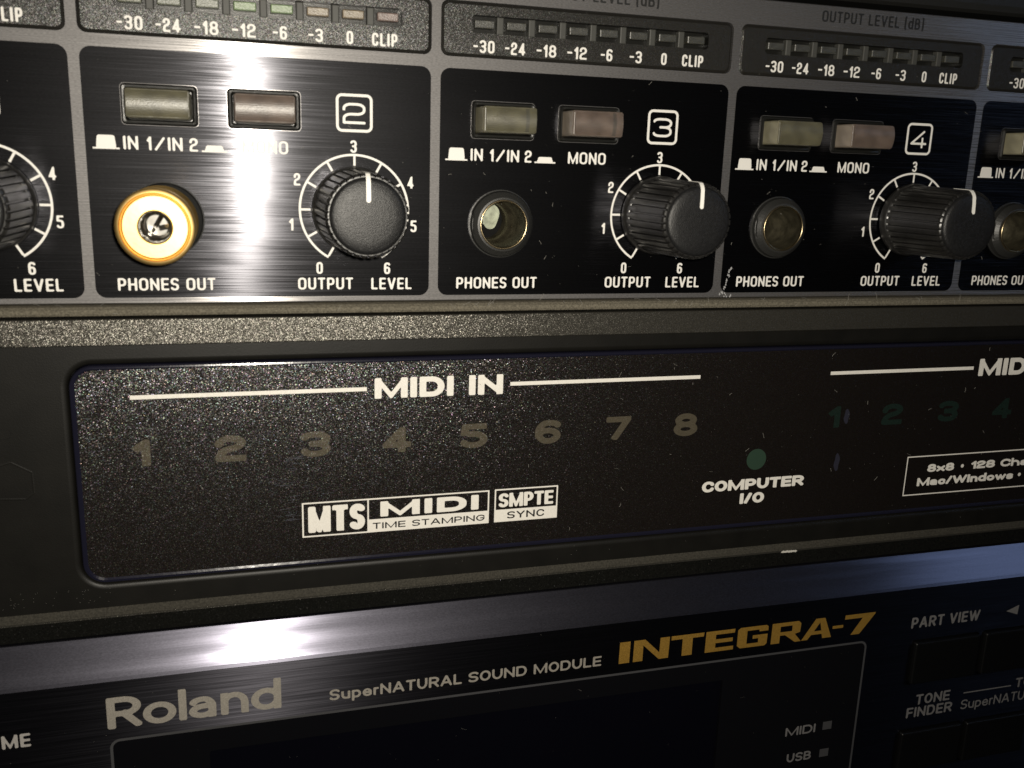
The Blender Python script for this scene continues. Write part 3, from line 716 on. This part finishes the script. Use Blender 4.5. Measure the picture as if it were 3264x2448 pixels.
for i, (x, z, h) in enumerate(((115.6, -63.9, 1.3), (114.7, -71.9, 1.6))):
    part('smudge', ('smu', i), lambda mb: sheet(mb, [(x + .5 * math.cos(t) * (1 + .2 * math.sin(4 * t)), z + h * math.sin(t)) for t in [2 * math.pi * j / 20 for j in range(20)]], [], -.235), 'smudge_film', mi)
for i, (x, z) in enumerate(((140.95, -74.2), (154.0, -76.65))):
    part('printed_dot', ('pd', i), lambda mb: sheet(mb, circ(x, z, .33, 14), [], YT), SW, mi)
# rack ear details at the left
def b_slot(mb):
    o = rr(-16.0, -10.5, -61.1, -59.65, .7, 6); i = rr(-15.8, -10.7, -60.9, -59.85, .6, 6)
    mb.rings([at(o, -.22), at(i, -.05)], cap_last=True)
part('mounting_slot', 'slot', b_slot, 'black_void', mi)
def b_emboss(mb):
    pts = [(-16, -65.2), (-13, -64.9), (-10.9, -64.25), (-8.5, -65.75), (-8.45, -68.6), (-9.5, -69.4), (-12.5, -69.2)]
    for i in range(len(pts) - 1):
        (ax, az), (bx, bz) = pts[i], pts[i + 1]; L = math.hypot(bx - ax, bz - az); nx, nz = -(bz - az) / L * .14, (bx - ax) / L * .14
        mb.add([(ax - nx, -.205, az - nz), (bx - nx, -.205, bz - nz), (bx, -.225, bz), (ax, -.225, az), (ax + nx, -.205, az + nz), (bx + nx, -.205, bz + nz)], [(0, 1, 2, 3), (3, 2, 5, 4)])
part('embossed_outline', 'emb', b_emboss, 'moulded_plastic', mi)
def b_low(mb): profile(mb, ML, MR, [(3, -85.95), (.1, -86.0), (-.25, -86.6), (-.35, -87.15), (.3, -87.25)])
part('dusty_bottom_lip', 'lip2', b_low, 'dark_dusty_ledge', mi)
def b_low2(mb): profile(mb, ML, MR, [(2, -87.2), (-.25, -87.2), (-.4, -87.28), (-.4, -87.45), (-.1, -90.0), (2, -90.1)])
part('lower_steel_edge', 'low2', b_low2, 'sparse_crinkle_steel', mi)
part('bright_edge', 'low3', lambda mb: profile(mb, ML, MR, [(-.3, -87.16), (-.43, -87.22), (-.44, -87.36), (-.41, -87.42)]), 'crinkle_steel', mi)
part('chassis', 'mch', lambda mb: mb.box(ML + 5, MR - 2, 4.5, 32, -89, -46), 'black_void', mi)
def b_chip(mb):
    rnd = random.Random(5)
    for k in range(7):
        cx = 105.9 + k * .4; pts = [(cx + .42 * math.cos(2 * math.pi * i / 8) * rnd.uniform(.5, 1), -87.35 + .26 * math.sin(2 * math.pi * i / 8) * rnd.uniform(.6, 1)) for i in range(8)]
        sheet(mb, pts, [], -.50 - .01 * k)
part('paint_chip', 'chip', b_chip, 'paint_chip', mi)

# ================================================================== SOUND MODULE
so = thing('sound_module', 'dark blue-black brushed sound module with gold and silver lettering, the lowest unit', 'sound module')
D = -3.2
def b_bevel(mb): profile(mb, ML, MR, [(3, -90.42), (.12, -90.42), (0, -90.5), (D + .3, -95.2), (D, -95.62)])
part('bevelled_edge', 'bev', b_bevel, 'bevel_brushed_fascia', so)
KEYS = [(133.2, 147.4, -114.4, -106.1), (148.7, 163.0, -114.4, -106.0), (132.9, 146.4, -132.6, -124.4), (147.5, 161.6, -132.6, -124.4)]
GW = (-1.2, 123.2, -152.0, -104.8)
def b_fascia(mb):
    holes = [rr(a - .25, b + .25, c - .25, d + .25, .5, 3) for a, b, c, d in KEYS] + [rr(*GW, 1.2, 6)]
    sheet(mb, rr(ML, MR, -177, -95.62, .02, 1), holes, D)
    for h in holes: wall(mb, h, D, D + 3)
part('fascia', 'fas', b_fascia, 'dark_brushed_fascia', so)
def b_glass(mb):
    x0, x1, z0, z1 = GW; i = .05
    sheet(mb, rr(x0 + i, x1 - i, z0 + i, z1 - i, 1.15, 6), [rr(12, 95, -148, -108.6, .3, 3)], D + .05)
    wall(mb, rr(12, 95, -148, -108.6, .3, 3), D + .05, D + .6)
gl = part('display_glass', 'gls', b_glass, 'glass_black', so)
part('lcd_screen', 'lcd', lambda mb: sheet(mb, rr(12, 95, -148, -108.6, .3, 3), [], D + .6), 'lcd_black', gl)
part('display_outline', 'dol', lambda mb: ring_outline(mb, -1.2, 123.2, -152.0, -104.62, 1.4, .38, D - .03, 8), 'line_print', so)
YS = D - .04
label(so, 'R', -1.3, 3.2, -102.95, 4.85, 'roland', YS, 'silver_print', 26, name='logo_letter')
for c, a, b in (('o', 3.35, 7.8), ('l', 8.12, 9.1), ('a', 9.45, 13.35), ('n', 13.8, 17.65), ('d', 18.0, 22.25)):
    label(so, c, a, b, -102.98, 4.72, 'roland', YS, 'silver_print', 26, name='logo_letter')
label(so, 'SuperNATURAL', 29.2, 49.35, -102.88, 1.78, 'human', YS, 'silver_print', 16)
label(so, 'SOUND', 50.4, 59.85, -102.85, 1.75, 'human', YS, 'silver_print', 16); label(so, 'MODULE', 61.0, 72.45, -102.85, 1.75, 'human', YS, 'silver_print', 16)
# gold model lettering: cut shapes
GI = -102.95
def gold(name_key, polys):
    def f(mb):
        for i, p in enumerate(polys): sheet(mb, p[0], p[1:], YS)
    part('model_letter', name_key, f, 'gold_print', so)
t0, t1 = GI, -99.15
gold('gI', [[[(75.5, t0), (77.35, t0), (77.4, t1), (75.55, t1)]]])
gold('gN', [[[(78.0, t0), (79.7, t0), (79.7, t1 - 1.0), (82.6, t0), (84.3, t0), (84.4, t1), (82.7, t1), (82.65, t1 - 2.6), (80.0, t1), (78.05, t1)]]])
gold('gT', [[[(86.75, t0), (88.6, t0), (88.6, t1 - .72), (90.6, t1 - .72), (90.7, t1), (84.7, t1), (84.7, t1 - .72), (86.75, t1 - .72)]]])
gold('gE', [[[(91.0, t0), (96.3, t0), (96.3, t0 + .7), (92.9, t0 + .7), (92.9, t0 + 1.55), (96.1, t0 + 1.55), (96.1, t0 + 2.25), (92.9, t0 + 2.25), (92.9, t1 - .7), (96.4, t1 - .7), (96.45, t1), (91.05, t1)]]])
gold('gG', [[[(97.6, t0), (102.3, t0), (102.7, t0 + .35), (102.75, t0 + 2.15), (99.9, t0 + 2.15), (99.9, t0 + 1.5), (101.0, t0 + 1.5), (101.0, t0 + .7), (98.8, t0 + .7), (98.8, t1 - .7), (101.1, t1 - .7), (101.1, t1 - 1.05), (102.8, t1 - 1.05), (102.8, t1 - .3), (102.4, t1), (97.5, t1), (97.0, t1 - .4), (97.0, t0 + .5)]]])
gold('gR', [[[(103.5, t0), (105.2, t0), (105.2, t0 + 1.4), (106.2, t0 + 1.4), (108.2, t0 - .08), (109.45, t0 - .08), (108.1, t0 + 1.45), (109.1, t0 + 1.7), (109.2, t1 - .5), (108.7, t1), (103.55, t1)], [(105.2, t0 + 2.05), (105.2, t1 - .7), (107.5, t1 - .7), (107.5, t0 + 2.05)]]])
gold('gA', [[[(109.5, t0 - .06), (110.7, t0 - .06), (111.4, t0 + .8), (113.5, t0 + .8), (113.7, t0 - .06), (115.5, t0 - .06), (113.9, t1), (112.1, t1)], [(111.9, t0 + 1.45), (113.0, t1 - .75), (113.35, t0 + 1.45)]]])
gold('gd', [[[(115.6, -101.5), (117.75, -101.5), (117.75, -100.95), (115.6, -100.95)]]])
gold('g7', [[[(119.45, t0 - .15), (121.25, t0 - .15), (124.15, -99.45), (124.15, -99.2), (118.0, -99.2), (117.95, -100.0), (121.6, -100.0)]]])
DP = 'dim_print'
label(so, 'VOLUME', -21.6, -11.05, -103.95, 2.05, 'human', YS, 'grey_print', 14)
label(so, 'MIDI', 108.5, 114.6, -121.65, 1.75, 'human', D - .0, DP, 14); label(so, 'USB', 109.35, 114.35, -127.05, 1.75, 'human', D - .0, DP, 14)
for z in (-121.45, -127.0): bar(116.1, 117.95, z, z + 1.6, D, 'line_print', so, 'status_window')
label(so, 'PART VIEW', 132.2, 147.2, -103.45, 2.15, 'human', YS, DP, 14)
label(so, 'TONE', 135.6, 143.2, -119.3, 2.1, 'human', YS, DP, 14); label(so, 'FINDER', 133.9, 144.1, -121.85, 2.1, 'human', YS, DP, 14)
label(so, 'SuperNATURAL', 146.1, 166.5, -121.8, 2.0, 'slim', YS, DP, 14); label(so, 'TONE', 158.3, 166.0, -118.9, 2.0, 'human', YS, DP, 14)
bar(146.3, 157.3, -118.45, -118.22, YS, DP, so)
part('printed_arrow', 'arr', lambda mb: sheet(mb, [(153.15, -102.35), (155.85, -103.3), (155.95, -101.35)], [], YS), DP, so)
for i, (a, b, c, d) in enumerate(KEYS):
    part('key', ('key', i), lambda mb: slab(mb, a, b, c, d, .35, D + 2.5, D - .9, .35, 3, 3), 'key_plastic', so)
part('chassis', 'sch', lambda mb: mb.box(ML + 5, MR - 2, 4.5, 32, -176, -91), 'black_void', so)

# ================================================================== UNIT ABOVE
ru = thing('rack_unit', 'plain black unit above the amplifier, only a dark corner showing at the top right', 'rack unit')
def b_up(mb): profile(mb, XL, XR, [(30, .9), (.5, .9), (-.2, 1.3), (-.3, 2.2), (-.3, 5.0), (.3, 5.2), (.3, 42), (30, 43)])
part('front_panel', 'upf', b_up, 'black_plastic', ru)
part('ribbed_edge', 'upr', lambda mb: [mb.box(XL, XR, -.6, .2, 6 + 2.2 * i, 7.2 + 2.2 * i) for i in range(12)] and None, 'black_plastic', ru)

# ================================================================== SETTING
def structure(name, build, mat):
    mb = MB(); build(mb); o = link(name, mb.mesh(name), mat, None); o['kind'] = 'structure'; return o
structure('rack_backing', lambda mb: mb.box(-140, 260, 34, 38, -220, 80), 'black_void')

# ================================================================== DUST
rnd = random.Random(11)
mb = MB()
def speck(x, z, y, s_):
    n = rnd.randint(4, 6); pts = [(x + s_ * rnd.uniform(.5, 1) * math.cos(2 * math.pi * i / n), z + s_ * rnd.uniform(.5, 1) * math.sin(2 * math.pi * i / n)) for i in range(n)]
    mb.rings([at(pts, y), at([(x + (a - x) * .4, z + (b - z) * .4) for a, b in pts], y - s_ * .5)])
def fibre(x, z, y, L):
    a = rnd.uniform(0, math.pi); cur = rnd.uniform(-1.2, 1.2); w_ = .016; px, pz = x, z; vs = []
    m = 7
    for i in range(m):
        vs += [(px - w_ * math.sin(a), y - .03, pz + w_ * math.cos(a)), (px + w_ * math.sin(a), y - .05, pz - w_ * math.cos(a))]
        px += L / m * math.cos(a); pz += L / m * math.sin(a); a += cur / m + rnd.uniform(-.25, .25)
    mb.add(vs, [(2 * i, 2 * i + 1, 2 * i + 3, 2 * i + 2) for i in range(m - 1)])
for i in range(330):
    x, z = rnd.uniform(-14, 160), rnd.uniform(-42.5, -.5); y = -.06
    if -10.6 < z < -3.5: y = .03
    speck(x, z, y, rnd.choice((.03, .03, .04, .05, .07)))
for i in range(40): fibre(rnd.uniform(0, 158), rnd.uniform(-42, -12.5), -.06, rnd.uniform(.3, .8))
for i in range(230): speck(rnd.uniform(60 * rnd.random(), 160), rnd.uniform(-81, -53), -.28, rnd.choice((.03, .04, .05)))
for i in range(40): fibre(rnd.uniform(50, 160), rnd.uniform(-81, -53), -.3, rnd.uniform(.3, 1.1))
for i in range(60): speck(rnd.uniform(-14, 0) if i % 3 else rnd.uniform(0, 150), rnd.uniform(-85, -82.8), -.22, .045)
for i in range(90): speck(rnd.uniform(-14, 160), rnd.uniform(-120, -96), YS - .02, rnd.choice((.03, .04)))
for i in range(5): fibre(rnd.uniform(0, 150), rnd.uniform(-115, -105), YS - .02, rnd.uniform(.5, 1.5))
for i in range(40): fibre(rnd.uniform(-14, 158), rnd.uniform(-45, -43.6), -.8, rnd.uniform(.5, 1.5))
o = link('dust', mb.mesh('dust'), 'dust_fluff', None); o['kind'] = 'stuff'
